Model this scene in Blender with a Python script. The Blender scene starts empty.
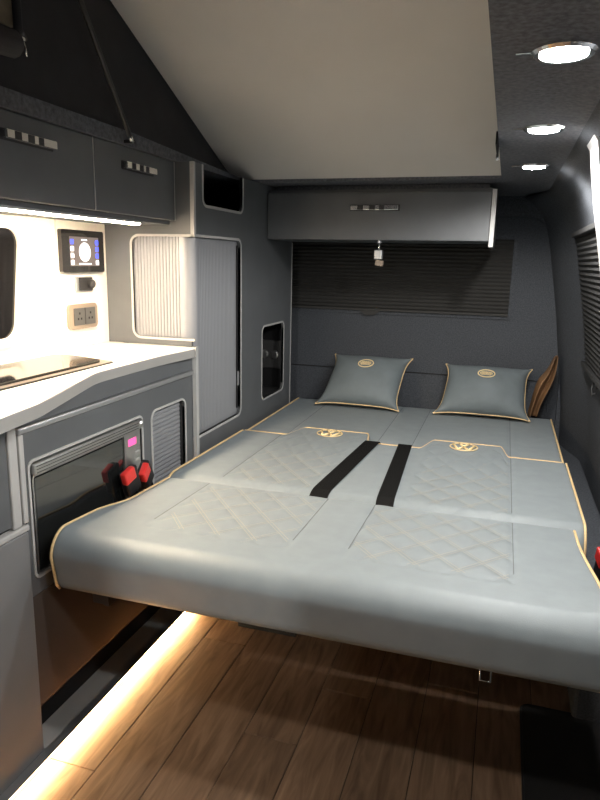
import bpy, bmesh, math, random
from mathutils import Vector, Matrix
from mathutils.geometry import tessellate_polygon
random.seed(7)
S = bpy.context.scene
COL = S.collection

# ------------------------------------------------------------------ camera
H = 1.07
R = ((0.9536187, 0.0823783, -0.2895257), (0.3003194, -0.1949189, 0.9337103), (0.0204835, -0.9773538, -0.2106181))
cd = bpy.data.cameras.new('camera'); cam = bpy.data.objects.new('camera', cd); COL.objects.link(cam)
cd.sensor_fit = 'VERTICAL'; cd.sensor_height = 24; cd.sensor_width = 18; cd.lens = 646.68 / 800 * 24; cd.clip_start = 0.02
m = Matrix.Identity(4)
for i in range(3):
    m[i][0] = R[i][0]; m[i][1] = -R[i][1]; m[i][2] = -R[i][2]
m[2][3] = H
cam.matrix_world = m
S.camera = cam

# ------------------------------------------------------------------ world, exposure
w = bpy.data.worlds.new('world'); S.world = w; w.use_nodes = True
bg = w.node_tree.nodes['Background']; bg.inputs[0].default_value = (0.95, 0.97, 1.0, 1); bg.inputs[1].default_value = 0.10
S.view_settings.view_transform = 'Standard'; S.view_settings.look = 'None'
S.view_settings.exposure = 0.95; S.view_settings.gamma = 1.0; S.view_settings.use_curve_mapping = False
SPOT_W = 6.5          # each ceiling downlight
STRIP_WORK = 150.0     # strip under the overhead cupboards (emission strength)
STRIP_FLOOR = 42.0    # strip at the foot of the kitchen

# unseen lamp added in front of the open cab, shining in over the front seats
wl = bpy.data.lights.new('added_lamp', 'SPOT'); wl.energy = 60.0; wl.color = (1.0, 0.96, 0.90); wl.shadow_soft_size = 0.05; wl.spot_size = math.radians(70); wl.spot_blend = 0.3
wlo = bpy.data.objects.new('added_lamp', wl); COL.objects.link(wlo); wlo.location = (-0.15, -2.3, 1.42)
wlo.rotation_euler = (Vector((-0.45, 1.6, 1.0)) - Vector(wlo.location)).to_track_quat('-Z', 'Y').to_euler()

# ------------------------------------------------------------------ materials
M = {}
def mat(name, col, rough=0.5, metal=0.0, var=0.0, vscale=30.0, bump=0.0, bscale=200.0, emis=None, estr=0.0, spec=0.5, coat=0.0, stretch=None):
    mt = bpy.data.materials.new(name); mt.use_nodes = True
    nt = mt.node_tree; b = nt.nodes['Principled BSDF']
    b.inputs['Base Color'].default_value = (*col, 1); b.inputs['Roughness'].default_value = rough
    b.inputs['Metallic'].default_value = metal; b.inputs['Specular IOR Level'].default_value = spec
    b.inputs['Coat Weight'].default_value = coat
    tc = nt.nodes.new('ShaderNodeTexCoord'); mp = nt.nodes.new('ShaderNodeMapping')
    nt.links.new(tc.outputs['Object'], mp.inputs[0])
    if stretch: mp.inputs['Scale'].default_value = stretch
    if var:
        n = nt.nodes.new('ShaderNodeTexNoise'); n.inputs['Scale'].default_value = vscale; n.inputs['Detail'].default_value = 6
        nt.links.new(mp.outputs[0], n.inputs['Vector'])
        r = nt.nodes.new('ShaderNodeValToRGB'); nt.links.new(n.outputs[0], r.inputs[0])
        r.color_ramp.elements[0].position = 0.3; r.color_ramp.elements[1].position = 0.7
        r.color_ramp.elements[0].color = (*[c * (1 - var) for c in col], 1); r.color_ramp.elements[1].color = (*[min(1, c * (1 + var)) for c in col], 1)
        nt.links.new(r.outputs[0], b.inputs['Base Color'])
    if bump:
        n2 = nt.nodes.new('ShaderNodeTexNoise'); n2.inputs['Scale'].default_value = bscale; n2.inputs['Detail'].default_value = 4
        nt.links.new(mp.outputs[0], n2.inputs['Vector'])
        bp = nt.nodes.new('ShaderNodeBump'); bp.inputs['Strength'].default_value = bump; bp.inputs['Distance'].default_value = 0.002
        nt.links.new(n2.outputs[0], bp.inputs['Height']); nt.links.new(bp.outputs[0], b.inputs['Normal'])
    if emis:
        b.inputs['Emission Color'].default_value = (*emis, 1); b.inputs['Emission Strength'].default_value = estr
    M[name] = mt
    return mt
mat('carpet', (0.070, 0.076, 0.086), 0.95, var=0.28, vscale=220, bump=0.6, bscale=500, spec=0.1)
mat('carpet_ceiling', (0.115, 0.120, 0.132), 0.95, var=0.3, vscale=120, bump=0.6, bscale=500, spec=0.1)
mat('laminate', (0.108, 0.115, 0.122), 0.42, var=0.06, vscale=12, bump=0.05)
mat('laminate_pale', (0.20, 0.205, 0.21), 0.45, var=0.05, vscale=10)
mat('edging', (0.46, 0.46, 0.45), 0.4)
mat('wall_board', (0.80, 0.76, 0.70), 0.5, var=0.03, vscale=8)
mat('worktop', (0.82, 0.80, 0.76), 0.28, var=0.03, vscale=60)
mat('aluminium', (0.50, 0.51, 0.52), 0.38, metal=0.75)
mat('slat', (0.33, 0.34, 0.36), 0.45, metal=0.35)
mat('chrome', (0.90, 0.89, 0.87), 0.16, metal=1.0)
mat('steel', (0.46, 0.46, 0.45), 0.35, metal=0.9, var=0.08, vscale=40, stretch=(1, 1, 12))
mat('black', (0.012, 0.012, 0.013), 0.5)
mat('gloss_black', (0.008, 0.008, 0.009), 0.06, spec=0.6)
mat('oven_glass', (0.012, 0.013, 0.013), 0.05, spec=0.9, coat=0.5)
mat('gloss_panel', (0.20, 0.165, 0.145), 0.16, metal=0.6, spec=0.6)
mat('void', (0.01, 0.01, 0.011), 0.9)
mat('vinyl', (0.235, 0.270, 0.287), 0.44, var=0.05, vscale=25, bump=0.10, bscale=700, spec=0.4)
mat('vinyl_pillow', (0.150, 0.178, 0.190), 0.60, var=0.10, vscale=14, bump=0.35, bscale=60, spec=0.3)
mat('gold', (0.74, 0.54, 0.28), 0.5, var=0.1, vscale=200)
mat('gold_thread', (0.85, 0.66, 0.36), 0.6, var=0.2, vscale=900)
mat('thread', (0.40, 0.375, 0.31), 0.7)
mat('seam', (0.12, 0.13, 0.135), 0.7)
mat('webbing', (0.006, 0.006, 0.006), 0.7, spec=0.12, bump=0.4, bscale=900)
mat('leather', (0.21, 0.115, 0.055), 0.45, var=0.3, vscale=12, bump=0.2, bscale=150)
mat('red', (0.72, 0.035, 0.030), 0.35, emis=(0.8, 0.03, 0.02), estr=0.0)
mat('roof_board', (0.60, 0.575, 0.54), 0.75, var=0.03, vscale=4, bump=0.08, bscale=120)
mat('canvas', (0.022, 0.021, 0.023), 0.85, var=0.15, vscale=20, bump=0.3, bscale=300)
mat('mesh_fabric', (0.16, 0.13, 0.085), 0.9, var=0.15, vscale=40)
mat('blind', (0.036, 0.035, 0.033), 0.75, bump=0.15)
mat('mat_black', (0.008, 0.008, 0.008), 0.95, bump=0.8, bscale=400)
mat('socket_frame', (0.24, 0.19, 0.145), 0.45)
mat('socket_insert', (0.07, 0.07, 0.07), 0.4)
mat('screen', (0.02, 0.016, 0.014), 0.3, emis=(0.26, 0.20, 0.17), estr=0.45)
mat('screen_white', (0.5, 0.5, 0.5), 0.4, emis=(1, 1, 1), estr=0.9)
mat('screen_blue', (0.02, 0.02, 0.3), 0.4, emis=(0.05, 0.08, 1.0), estr=1.6)
mat('display_pink', (0.3, 0.02, 0.08), 0.4, emis=(1.0, 0.10, 0.32), estr=0.9)
mat('strip_work', (0.9, 0.85, 0.75), 0.5, emis=(1.0, 0.79, 0.55), estr=STRIP_WORK)
mat('strip_floor', (0.9, 0.8, 0.6), 0.5, emis=(1.0, 0.66, 0.32), estr=STRIP_FLOOR)
mat('lamp_lens', (0.9, 0.9, 0.9), 0.4, emis=(1.0, 0.98, 0.95), estr=60)
mat('hob_rim', (0.20, 0.175, 0.15), 0.35, metal=0.3)
mat('edge_shade', (0.33, 0.325, 0.31), 0.45)
mat('frame_dark', (0.02, 0.02, 0.022), 0.4)
mat('pillar', (0.55, 0.56, 0.57), 0.4)

def wood(name, seed):
    mt = bpy.data.materials.new(name); mt.use_nodes = True; nt = mt.node_tree; b = nt.nodes['Principled BSDF']
    tc = nt.nodes.new('ShaderNodeTexCoord'); mp = nt.nodes.new('ShaderNodeMapping'); nt.links.new(tc.outputs['Object'], mp.inputs[0])
    mp.inputs['Location'].default_value = (seed * 1.7, seed * 3.1, 0); mp.inputs['Scale'].default_value = (1.0, 0.12, 1)
    n = nt.nodes.new('ShaderNodeTexNoise'); n.inputs['Scale'].default_value = 38; n.inputs['Detail'].default_value = 8; n.inputs['Distortion'].default_value = 1.6
    nt.links.new(mp.outputs[0], n.inputs['Vector'])
    r = nt.nodes.new('ShaderNodeValToRGB'); nt.links.new(n.outputs[0], r.inputs[0])
    k = (0.86, 1.0, 1.12, 0.94)[seed % 4]
    e = r.color_ramp.elements; e[0].position = 0.28; e[1].position = 0.72
    e[0].color = (0.150 * k, 0.086 * k, 0.050 * k, 1); e[1].color = (0.330 * k, 0.212 * k, 0.132 * k, 1)
    nt.links.new(r.outputs[0], b.inputs['Base Color'])
    b.inputs['Roughness'].default_value = 0.48
    bp = nt.nodes.new('ShaderNodeBump'); bp.inputs['Strength'].default_value = 0.25; bp.inputs['Distance'].default_value = 0.001
    nt.links.new(n.outputs[0], bp.inputs['Height']); nt.links.new(bp.outputs[0], b.inputs['Normal'])
    return mt
WOOD = [wood('wood_%d' % i, i) for i in range(4)]

# ------------------------------------------------------------------ helpers (all coordinates are metres in the van)
def link(name, me, mt, parent=None, smooth=False):
    o = bpy.data.objects.new(name, me); COL.objects.link(o)
    if mt: me.materials.append(M[mt] if isinstance(mt, str) else mt)
    if smooth:
        for p in me.polygons: p.use_smooth = True
    if parent is not None:
        o.parent = parent
        if parent.parent is None and parent.type == 'EMPTY': o.location = -parent.location
    return o
def thing(name, label, cat, base=(0, 0, 0), group=None):
    o = bpy.data.objects.new(name, None); COL.objects.link(o); o.location = base; o.empty_display_size = 0.05
    o['label'] = label; o['category'] = cat
    if group: o['group'] = group
    return o
def tag(o, label, cat, group=None):
    o['label'] = label; o['category'] = cat
    if group: o['group'] = group
    return o
def struct(o, label=None):
    o['kind'] = 'structure'
    if label: o['label'] = label
    return o
def stuff(o):
    o['kind'] = 'stuff'; return o
def mesh(name, v, f):
    me = bpy.data.meshes.new(name); me.from_pydata([tuple(p) for p in v], [], f); me.validate(); me.update(); return me
def fixn(me):
    bm = bmesh.new(); bm.from_mesh(me); bmesh.ops.recalc_face_normals(bm, faces=bm.faces); bm.to_mesh(me); bm.free(); return me
def add_box(bm, lo, hi, bev=0.0, seg=2, mtx=None):
    c = [(a + b) / 2 for a, b in zip(lo, hi)]; s = [abs(b - a) for a, b in zip(lo, hi)]
    t = bmesh.new(); bmesh.ops.create_cube(t, size=1)
    for v in t.verts: v.co = Vector((v.co.x * s[0] + c[0], v.co.y * s[1] + c[1], v.co.z * s[2] + c[2]))
    if bev: bmesh.ops.bevel(t, geom=t.edges[:], offset=min(bev, min(s) * 0.45), segments=seg, affect='EDGES', profile=0.5)
    if mtx: bmesh.ops.transform(t, matrix=mtx, verts=t.verts)
    tm = bpy.data.meshes.new('t'); t.to_mesh(tm); t.free(); bm.from_mesh(tm); bpy.data.meshes.remove(tm)
def bmobj(name, bm, mt, parent=None, smooth=False):
    me = bpy.data.meshes.new(name); bm.to_mesh(me); bm.free(); return link(name, me, mt, parent, smooth)
def box(name, mt, parent, lo, hi, bev=0.0015, mtx=None):
    bm = bmesh.new(); add_box(bm, lo, hi, bev, 2, mtx); return bmobj(name, bm, mt, parent)
def boxes(name, mt, parent, lst, bev=0.0015):
    bm = bmesh.new()
    for lo, hi in lst: add_box(bm, lo, hi, bev)
    return bmobj(name, bm, mt, parent)
def fillet(pts, n=6):
    """pts: (x, y) or (x, y, r) closed polygon -> rounded list"""
    out = []; L = len(pts)
    for i, p in enumerate(pts):
        r = p[2] if len(p) > 2 else 0
        P = Vector(p[:2])
        if not r: out.append(tuple(P)); continue
        a = (Vector(pts[i - 1][:2]) - P); b = (Vector(pts[(i + 1) % L][:2]) - P)
        la, lb = a.length, b.length; a.normalize(); b.normalize()
        ang = a.angle(b); d = min(r / math.tan(ang / 2), la * 0.49, lb * 0.49); r2 = d * math.tan(ang / 2)
        cdir = (a + b).normalized(); c = P + cdir * (r2 / math.sin(ang / 2))
        s = P + a * d - c; e = P + b * d - c
        a0 = math.atan2(s.y, s.x); a1 = math.atan2(e.y, e.x)
        da = (a1 - a0 + math.pi) % (2 * math.pi) - math.pi
        for k in range(n + 1):
            t = a0 + da * k / n; out.append((c.x + r2 * math.cos(t), c.y + r2 * math.sin(t)))
    return out
def rrect(a0, b0, a1, b1, r, n=6):
    return fillet([(a0, b0, r), (a1, b0, r), (a1, b1, r), (a0, b1, r)], n) if r else [(a0, b0), (a1, b0), (a1, b1), (a0, b1)]
def to3(ax, a, b, c):
    return (c, a, b) if ax == 'X' else (a, c, b) if ax == 'Y' else (a, b, c)
def plate(name, mt, parent, outline, holes, ax, c0, c1, bev=0):
    """flat board with holes; 2D coordinates are (y,z) for X, (x,z) for Y, (x,y) for Z"""
    loops = [outline] + list(holes)
    flat = [p for l in loops for p in l]; n = len(flat)
    tris = tessellate_polygon([[Vector((p[0], p[1], 0)) for p in l] for l in loops])
    v = [to3(ax, p[0], p[1], c0) for p in flat] + [to3(ax, p[0], p[1], c1) for p in flat]
    f = [tuple(t) for t in tris] + [tuple(i + n for i in reversed(t)) for t in tris]
    k = 0
    for l in loops:
        for i in range(len(l)):
            j = (i + 1) % len(l); f.append((k + i, k + j, k + j + n, k + i + n))
        k += len(l)
    return link(name, fixn(mesh(name, v, f)), mt, parent)
def frame(name, mt, parent, a0, b0, a1, b1, r, wd, ax, c0, c1):
    return plate(name, mt, parent, rrect(a0 - wd, b0 - wd, a1 + wd, b1 + wd, r + wd), [rrect(a0, b0, a1, b1, r)], ax, c0, c1)
def add_tube(V, F, path, rad, seg=8, closed=False, flat=1.0, up=None):
    P = [Vector(p) for p in path]; n = len(P); base = len(V)
    nrm = Vector(up) if up else None
    for i in range(n):
        if closed: t = P[(i + 1) % n] - P[i - 1]
        else: t = P[min(i + 1, n - 1)] - P[max(i - 1, 0)]
        t.normalize()
        if nrm is None:
            nrm = Vector((0, 0, 1)) if abs(t.z) < 0.9 else Vector((0, 1, 0))
        nn = nrm - t * nrm.dot(t)
        if nn.length < 1e-4: nn = t.orthogonal()
        nn.normalize()
        if up is None: nrm = nn
        bi = t.cross(nn)
        r = rad[i] if isinstance(rad, (list, tuple)) else rad
        for k in range(seg):
            a = 2 * math.pi * k / seg
            V.append(P[i] + nn * (math.cos(a) * r * flat) + bi * (math.sin(a) * r))
    for i in range(n if closed else n - 1):
        for k in range(seg):
            a = base + i * seg + k; b = base + i * seg + (k + 1) % seg
            c = base + ((i + 1) % n) * seg + (k + 1) % seg; d = base + ((i + 1) % n) * seg + k
            F.append((a, b, c, d))
    if not closed:
        F.append(tuple(base + k for k in reversed(range(seg)))); F.append(tuple(base + (n - 1) * seg + k for k in range(seg)))
def tube(name, mt, parent, path, rad, seg=8, closed=False, flat=1.0, up=None):
    V, F = [], []; add_tube(V, F, path, rad, seg, closed, flat, up)
    return link(name, fixn(mesh(name, V, F)), mt, parent, True)
def lathe(name, mt, parent, prof, c, axis=(0, 0, 1), seg=28):
    """prof: list of (r, h) along axis from point c"""
    ax = Vector(axis).normalized(); u = ax.orthogonal().normalized(); w2 = ax.cross(u); c = Vector(c)
    V, F = [], []
    for r, h in prof:
        for k in range(seg):
            a = 2 * math.pi * k / seg; V.append(c + ax * h + u * (r * math.cos(a)) + w2 * (r * math.sin(a)))
    for i in range(len(prof) - 1):
        for k in range(seg):
            F.append((i * seg + k, i * seg + (k + 1) % seg, (i + 1) * seg + (k + 1) % seg, (i + 1) * seg + k))
    F.append(tuple(range(seg))); F.append(tuple((len(prof) - 1) * seg + k for k in range(seg)))
    o = link(name, fixn(mesh(name, V, F)), mt, parent); 
    return o
def smoothstep(a, b, x):
    t = max(0.0, min(1.0, (x - a) / (b - a))); return t * t * (3 - 2 * t)

# ------------------------------------------------------------------ key planes
XW = -1.155      # kitchen side wall
XK = -0.859      # face of tall cupboard
XF = -0.870      # face of oven fascia
YP = 1.717       # front of tall cupboard
YR = 2.80        # tailgate lining
ZC = 1.335       # ceiling lining
YB = -0.95       # front end of the cabin modelled

# ------------------------------------------------------------------ floor of planks
fl = struct(link('floor', mesh('floor', [(-1.2, YB, -0.03), (0.36, YB, -0.03), (0.36, 2.86, -0.03), (-1.2, 2.86, -0.03), (-1.2, YB, -0.0045), (0.36, YB, -0.0045), (0.36, 2.86, -0.0045), (-1.2, 2.86, -0.0045)],
     [(3, 2, 1, 0), (4, 5, 6, 7), (0, 1, 5, 4), (1, 2, 6, 5), (2, 3, 7, 6), (3, 0, 4, 7)]), 'void'), 'wood-look plank floor of the van')
PW = 0.128
x = -1.262; col_i = 0
while x < 0.33:
    y = YB - [0.0, 0.42, 0.21, 0.63, 0.1][col_i % 5]; j = 0
    while y < 2.84:
        L = 0.86
        y0 = max(y, YB); y1 = min(y + L, 2.85)
        if y1 - y0 > 0.02:
            bm = bmesh.new(); add_box(bm, (max(x, -1.195) + 0.0007, y0 + 0.0007, -0.0043), (min(x + PW, 0.355) - 0.0007, y1 - 0.0007, 0.0 - 0.0004 * ((col_i + j) % 2)), 0.0012, 1)
            bmobj('plank', bm, WOOD[(col_i * 2 + j * 3 + (col_i // 3)) % 4], fl)
        y += L; j += 1
    x += PW; col_i += 1

# ------------------------------------------------------------------ lined walls and ceiling
prof_r = [(0.335, 0.0), (0.335, 0.30), (0.325, 0.50), (0.31, 0.62), (0.295, 0.74), (0.275, 0.88), (0.250, 1.02), (0.226, 1.15), (0.207, 1.22), (0.180, 1.272), (0.150, 1.305), (0.115, 1.325)]
def right_x(y, i):
    xx, z = prof_r[i]
    k = smoothstep(2.42, 2.80, y)
    return xx - 0.075 * k, z
ys = [YB + (2.42 - YB) * i / 10 for i in range(11)] + [2.42 + 0.40 * i / 10 for i in range(1, 11)]
V, F = [], []
for y in ys:
    for i in range(len(prof_r)):
        xx, z = right_x(y, i); V.append((xx, y, z))
n = len(prof_r); nb = len(V)
for y in ys:
    for i in range(n): V.append((0.40, y, prof_r[i][1] + (0.04 if i == n - 1 else 0)))
for a in range(len(ys) - 1):
    for i in range(n - 1):
        q = a * n + i; F.append((q, q + n, q + n + 1, q + 1)); F.append((nb + q, nb + q + 1, nb + q + n + 1, nb + q + n))
    q = a * n + n - 1; F.append((q, q + n, nb + q + n, nb + q))
    q = a * n; F.append((q, nb + q, nb + q + n, q + n))
struct(link('wall_right', fixn(mesh('wall_right', V, F)), 'carpet', None, True), 'dark grey carpet-lined side wall with a blind')
struct(box('wall_left', 'wall_board', None, (XW - 0.04, YB, 0.0), (XW, 2.86, 1.36), 0.0), 'white lined kitchen wall')
# ceiling: right strip, rear strip, left strip around the roof opening
AX0, AX1, AY1, AY0 = -0.905, -0.042, 2.215, -0.30
def ceil_z(x):
    return ZC - 0.010 * smoothstep(0.05, 0.115, x)
bm = bmesh.new()
cp = [(-0.042, ZC), (0.0, ZC - 0.001), (0.05, ZC), (0.08, ZC - 0.003), (0.115, 1.3255)]
V, F = [], []
yy = [YB, AY1, 2.82]
V = [(x, y, z) for y in (YB, 2.82) for x, z in cp] + [(x, y, 1.345) for y in (YB, 2.82) for x, z in cp]
n = len(cp)
for i in range(n - 1):
    F += [(i, i + 1, n + i + 1, n + i), (2 * n + i, 3 * n + i, 3 * n + i + 1, 2 * n + i + 1), (i, 2 * n + i, 2 * n + i + 1, i + 1), (n + i, n + i + 1, 3 * n + i + 1, 3 * n + i)]
F += [(0, n, 3 * n, 2 * n), (n - 1, 3 * n - 1, 4 * n - 1, 2 * n - 1)]
k = len(V)
def addb(lo, hi):
    global V, F
    b = len(V); V += [(x, y, z) for x in (lo[0], hi[0]) for y in (lo[1], hi[1]) for z in (lo[2], hi[2])]
    F += [tuple(b + i for i in q) for q in ((0, 1, 3, 2), (4, 6, 7, 5), (0, 4, 5, 1), (2, 3, 7, 6), (0, 2, 6, 4), (1, 5, 7, 3))]
addb((-1.19, AY1, ZC), (-0.0421, 2.82, 1.345))
addb((-1.19, YB, ZC), (AX0, AY1 - 0.0001, 1.345))
b_ = len(V)
V += [(-0.955, YB, 1.345), (AX0, YB, 1.345), (AX0, YB, 1.374), (-0.955, YB, 1.374), (-0.955, 2.16, 1.345), (AX0, 2.16, 1.345), (AX0, 2.16, 1.3452), (-0.955, 2.16, 1.3452), (-0.955, 1.5, 1.345), (AX0, 1.5, 1.345), (AX0, 1.5, 1.368), (-0.955, 1.5, 1.368)]
for p, q in ((0, 8), (8, 4)):
    for k_ in range(4): F.append((b_ + p + k_, b_ + p + (k_ + 1) % 4, b_ + q + (k_ + 1) % 4, b_ + q + k_))
addb((AX0, YB, ZC), (-0.0421, AY0, 1.345))
struct(link('ceiling', fixn(mesh('ceiling', V, F)), 'carpet_ceiling'), 'dark carpet-lined ceiling around the roof opening')

# rear wall: surround with rounded opening, tailgate set back behind it
opening = fillet([(-1.10, 0.0), (0.242, 0.0), (0.236, 0.60, 0.4), (0.222, 0.76, 0.3), (0.190, 0.98, 0.4), (0.150, 1.255, 0.11), (-1.10, 1.27, 0.1)], 10)
o = plate('wall_rear', 'carpet', None, [(-1.15, -0.004), (0.262, -0.004), (0.262, 0.6), (0.200, 1.15), (0.10, 1.3345), (-1.15, 1.3345)], [[(p[0], max(p[1], 0.02)) for p in opening]], 'Y', YR - 0.03, YR)
struct(o, 'carpeted surround of the tailgate')
tg = struct(box('tailgate', 'carpet', None, (-1.19, YR + 0.0005, 0.0), (0.32, YR + 0.03, 1.36), 0), 'dark carpet-lined tailgate with a pleated blind')
tg.name = 'door_1'
box('seam_strip', 'void', tg, (-1.10, YR - 0.0015, 0.602), (0.215, YR + 0.001, 0.606), 0.0)
box('lower_panel', 'carpet', tg, (-1.10, YR - 0.006, 0.30), (0.20, YR + 0.001, 0.600), 0.003)

# pillow-box ledge between bed and wall
struct(box('trim_1', 'carpet', None, (0.235, 1.50, 0.0), (0.32, 2.76, 0.36), 0.01), 'carpeted ledge beside the bed')
# pale pillar trim by the side window
tp = [(0.132, 1.318), (0.1415, 1.303), (0.150, 1.25), (0.160, 1.19), (0.174, 1.125), (0.195, 1.02), (0.215, 0.92), (0.235, 0.82)]
V, F = [], []
for i, (xx, z) in enumerate(tp):
    for dx in (0.0, 0.035):
        for y in (1.40, 1.525): V.append((xx + dx, y, z))
for i in range(len(tp) - 1):
    for a_, b_ in ((0, 1), (1, 3), (3, 2), (2, 0)): F.append((i * 4 + a_, i * 4 + b_, i * 4 + 4 + b_, i * 4 + 4 + a_))
F += [(0, 1, 3, 2), tuple(len(V) - 4 + q for q in (0, 1, 3, 2))]
struct(link('trim_3', fixn(mesh('trim_3', V, F)), 'pillar', None), 'pale pillar trim on the side wall')

# ------------------------------------------------------------------ raised roof and its canvas
SL = 0.437
def roof_z(y): return 1.360 + SL * (2.158 - y)
XB0, XB1 = -0.95, 0.02
ry0, ry1 = AY0 - 0.02, 2.200
v = []
for x in (XB0, XB1):
    for y in (ry0, ry1):
        for dz in (0.0, 0.03): v.append((x, y, roof_z(y) + dz + (0.016 if y == ry1 and False else 0)))
f = [(0, 1, 3, 2), (4, 6, 7, 5), (0, 4, 5, 1), (2, 3, 7, 6), (0, 2, 6, 4), (1, 5, 7, 3)]
v = [(p[0], p[1], p[2] + 0.052 - 0.052) for p in v]
me = fixn(mesh('roof_panel', v, f))
roof = thing('elevating_roof', 'raised pop-top roof panel with pale grey underside sloping up above the bed', 'roof', (-0.42, AY1, 1.376))
rp = link('roof_panel', me, 'roof_board', roof)
cv = thing('roof_canvas', 'black canvas side of the raised roof above the overhead cupboards', 'canvas', (AX0, 0.9, 1.376))
def canvas_sheet(name, xb, xt, sgn):
    V, F = [], []; N, K = 44, 16
    for i in range(N + 1):
        y = AY0 + (2.14 - AY0) * i / N
        zt = roof_z(y) - 0.001
        zb = min(1.337, zt - 0.0005)
        for k in range(K + 1):
            t = k / K
            h = zt - zb
            fold = 0.35 * (0.018 * math.sin(9 * y + 5 * t) + 0.010 * math.sin(23 * y - 9 * t)) * math.sin(math.pi * t) * min(1, h * 3)
            xx = xb + (xt - xb) * t + sgn * fold
            V.append((xx, y, zb + h * t))
    for i in range(N):
        for k in range(K):
            a = i * (K + 1) + k; F.append((a, a + 1, a + K + 2, a + K + 1))
    o = link(name, mesh(name, V, F), 'canvas', cv, True)
    md = o.modifiers.new('thick', 'SOLIDIFY'); md.thickness = 0.002
    return o
canvas_sheet('side_sheet', AX0 - 0.006, XB0 + 0.004, 1)
canvas_sheet('side_sheet', AX1 + 0.006, XB1 - 0.004, 1)
zt = roof_z(AY0)
o = link('front_sheet', mesh('front_sheet', [(AX0, AY0 - 0.003, 1.346), (AX1, AY0 - 0.003, 1.346), (XB1 - 0.004, AY0 - 0.003, zt - 0.002), (XB0 + 0.004, AY0 - 0.003, zt - 0.002)], [(0, 1, 2, 3)]), 'canvas', cv)
md = o.modifiers.new('thick', 'SOLIDIFY'); md.thickness = 0.002
# canvas window flap, top left
box('mesh_window', 'mesh_fabric', cv, (-0.915, 0.80, 1.478), (-0.905, 1.088, 1.68), 0.002)
tube('window_binding', 'canvas', cv, [(-0.900, 1.094, 1.68), (-0.900, 1.094, 1.48), (-0.900, 1.108, 1.462)], 0.008, 8)
tube('rolled_flap', 'canvas', cv, [(-0.886, 0.80, 1.436), (-0.886, 0.95, 1.437), (-0.886, 1.060, 1.442), (-0.890, 1.085, 1.452)], [0.026, 0.026, 0.024, 0.008], 12)
tg2 = tube('toggle', 'chrome', cv, [(-0.872, 1.072, 1.450), (-0.871, 1.075, 1.437), (-0.870, 1.076, 1.424)], 0.0016, 8)
lathe('toggle_eye', 'chrome', tg2, [(0.003, -0.002), (0.0045, 0), (0.003, 0.002)], (-0.872, 1.072, 1.452), (1, 0, 0), 14)
# gas strut
p0 = Vector((-0.885, 1.452, 1.336)); p1 = Vector((-0.885, 1.267, 1.586))
d = (p1 - p0).normalized()
st = thing('gas_strut', 'thin black gas strut in front of the black roof canvas', 'strut', tuple(p0))
tube('barrel', 'black', st, [p0 + d * 0.02, p1 + d * 0.25], 0.0062, 10)
tube('end_socket', 'chrome', st, [p0 + d * 0.004, p0 + d * 0.022], 0.0055, 10)
box('bracket', 'black', st, (AX0 + 0.0005, p0.y - 0.009, 1.337), (p0.x + 0.004, p0.y + 0.009, 1.345), 0.001)

# ------------------------------------------------------------------ ceiling downlights
for i, (y, lab) in enumerate(((0.938, 'round chrome ceiling downlight farthest from the rear cupboard of the three in view'), (1.425, 'round chrome ceiling downlight, the middle one of the row of three'), (1.935, 'round chrome ceiling downlight nearest the rear overhead cupboard'), (0.45, 'round chrome ceiling downlight over the front end of the cabin'))):
    t = thing('downlight', lab, 'light', (0.045, y, 1.334), 'ceiling downlights')
    z = ZC - 0.0005
    lathe('bezel', 'chrome', t, [(0.040, 0.0), (0.040, -0.003), (0.036, -0.007), (0.030, -0.006)], (0.045, y, z))
    lathe('lens', 'lamp_lens', t, [(0.029, -0.0055), (0.029, -0.0072), (0.022, -0.0085)], (0.045, y, z))
    for s in (-1, 1):
        box('spring_tab', 'chrome', t, (0.045 + s * 0.048 - 0.010, y - 0.004, z - 0.003), (0.045 + s * 0.048 + 0.010, y + 0.004, z - 0.0005), 0.0008)
    ld = bpy.data.lights.new('downlight_lamp', 'SPOT'); ld.energy = SPOT_W; ld.color = (1.0, 0.97, 0.93); ld.spot_size = math.radians(172); ld.spot_blend = 0.35; ld.shadow_soft_size = 0.022
    lo = bpy.data.objects.new('downlight_lamp', ld); COL.objects.link(lo); lo.parent = t; lo.location = (0, 0, -0.030)

# ------------------------------------------------------------------ bed
def cushion(name, mt, parent, xa, xb, prof, zb=None, rside=0.02, nx=150, quilt=None, xl=None, xr=None, ymap=None, zadd=None):
    """prof: closed profile in (y, z) starting at front bottom going up, over the top and down the back. Lofted along x with rolled sides."""
    n = len(prof); P = [Vector(p) for p in prof]
    N = []
    for i in range(n):
        t = (P[(i + 1) % n] - P[i - 1]); t.normalize(); N.append(Vector((-t.y, t.x)))
    # columns with finer spacing near the sides
    us = [0.5 * rside * (1 - math.cos(math.pi / 2 * i / 7)) * 2 for i in range(8)]
    W = xb - xa
    cols = [(u, 1) for u in us]
    inner = [rside + (W - 2 * rside) * i / nx for i in range(1, nx)]
    cols = us + inner + [W - u for u in reversed(us)]
    V, F = [], []
    for c in cols:
        dd = min(c, W - c)
        e = 0.0 if dd >= rside else rside - math.sqrt(max(0, rside ** 2 - (rside - dd) ** 2))
        for i in range(n):
            q = P[i] - N[i] * e
            x = xa + c; y, z = q.x, q.y
            if xl: # side edges that move with y
                s = c / W; x = xl(y) * (1 - s) + xr(y) * s
            if zadd and z > (zb or 0): z += zadd(x, y)
            if quilt and N[i].y > 0.8: z -= quilt(x, y)
            if ymap: y = ymap(x, y)
            V.append((x, y, z))
    m_ = len(cols)
    for a in range(m_ - 1):
        for i in range(n):
            j = (i + 1) % n; F.append((a * n + i, a * n + j, (a + 1) * n + j, (a + 1) * n + i))
    F.append(tuple(range(n))); F.append(tuple((m_ - 1) * n + i for i in reversed(range(n))))
    return link(name, fixn(mesh(name, V, F)), mt, parent, True)
QC = 0.082
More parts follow.
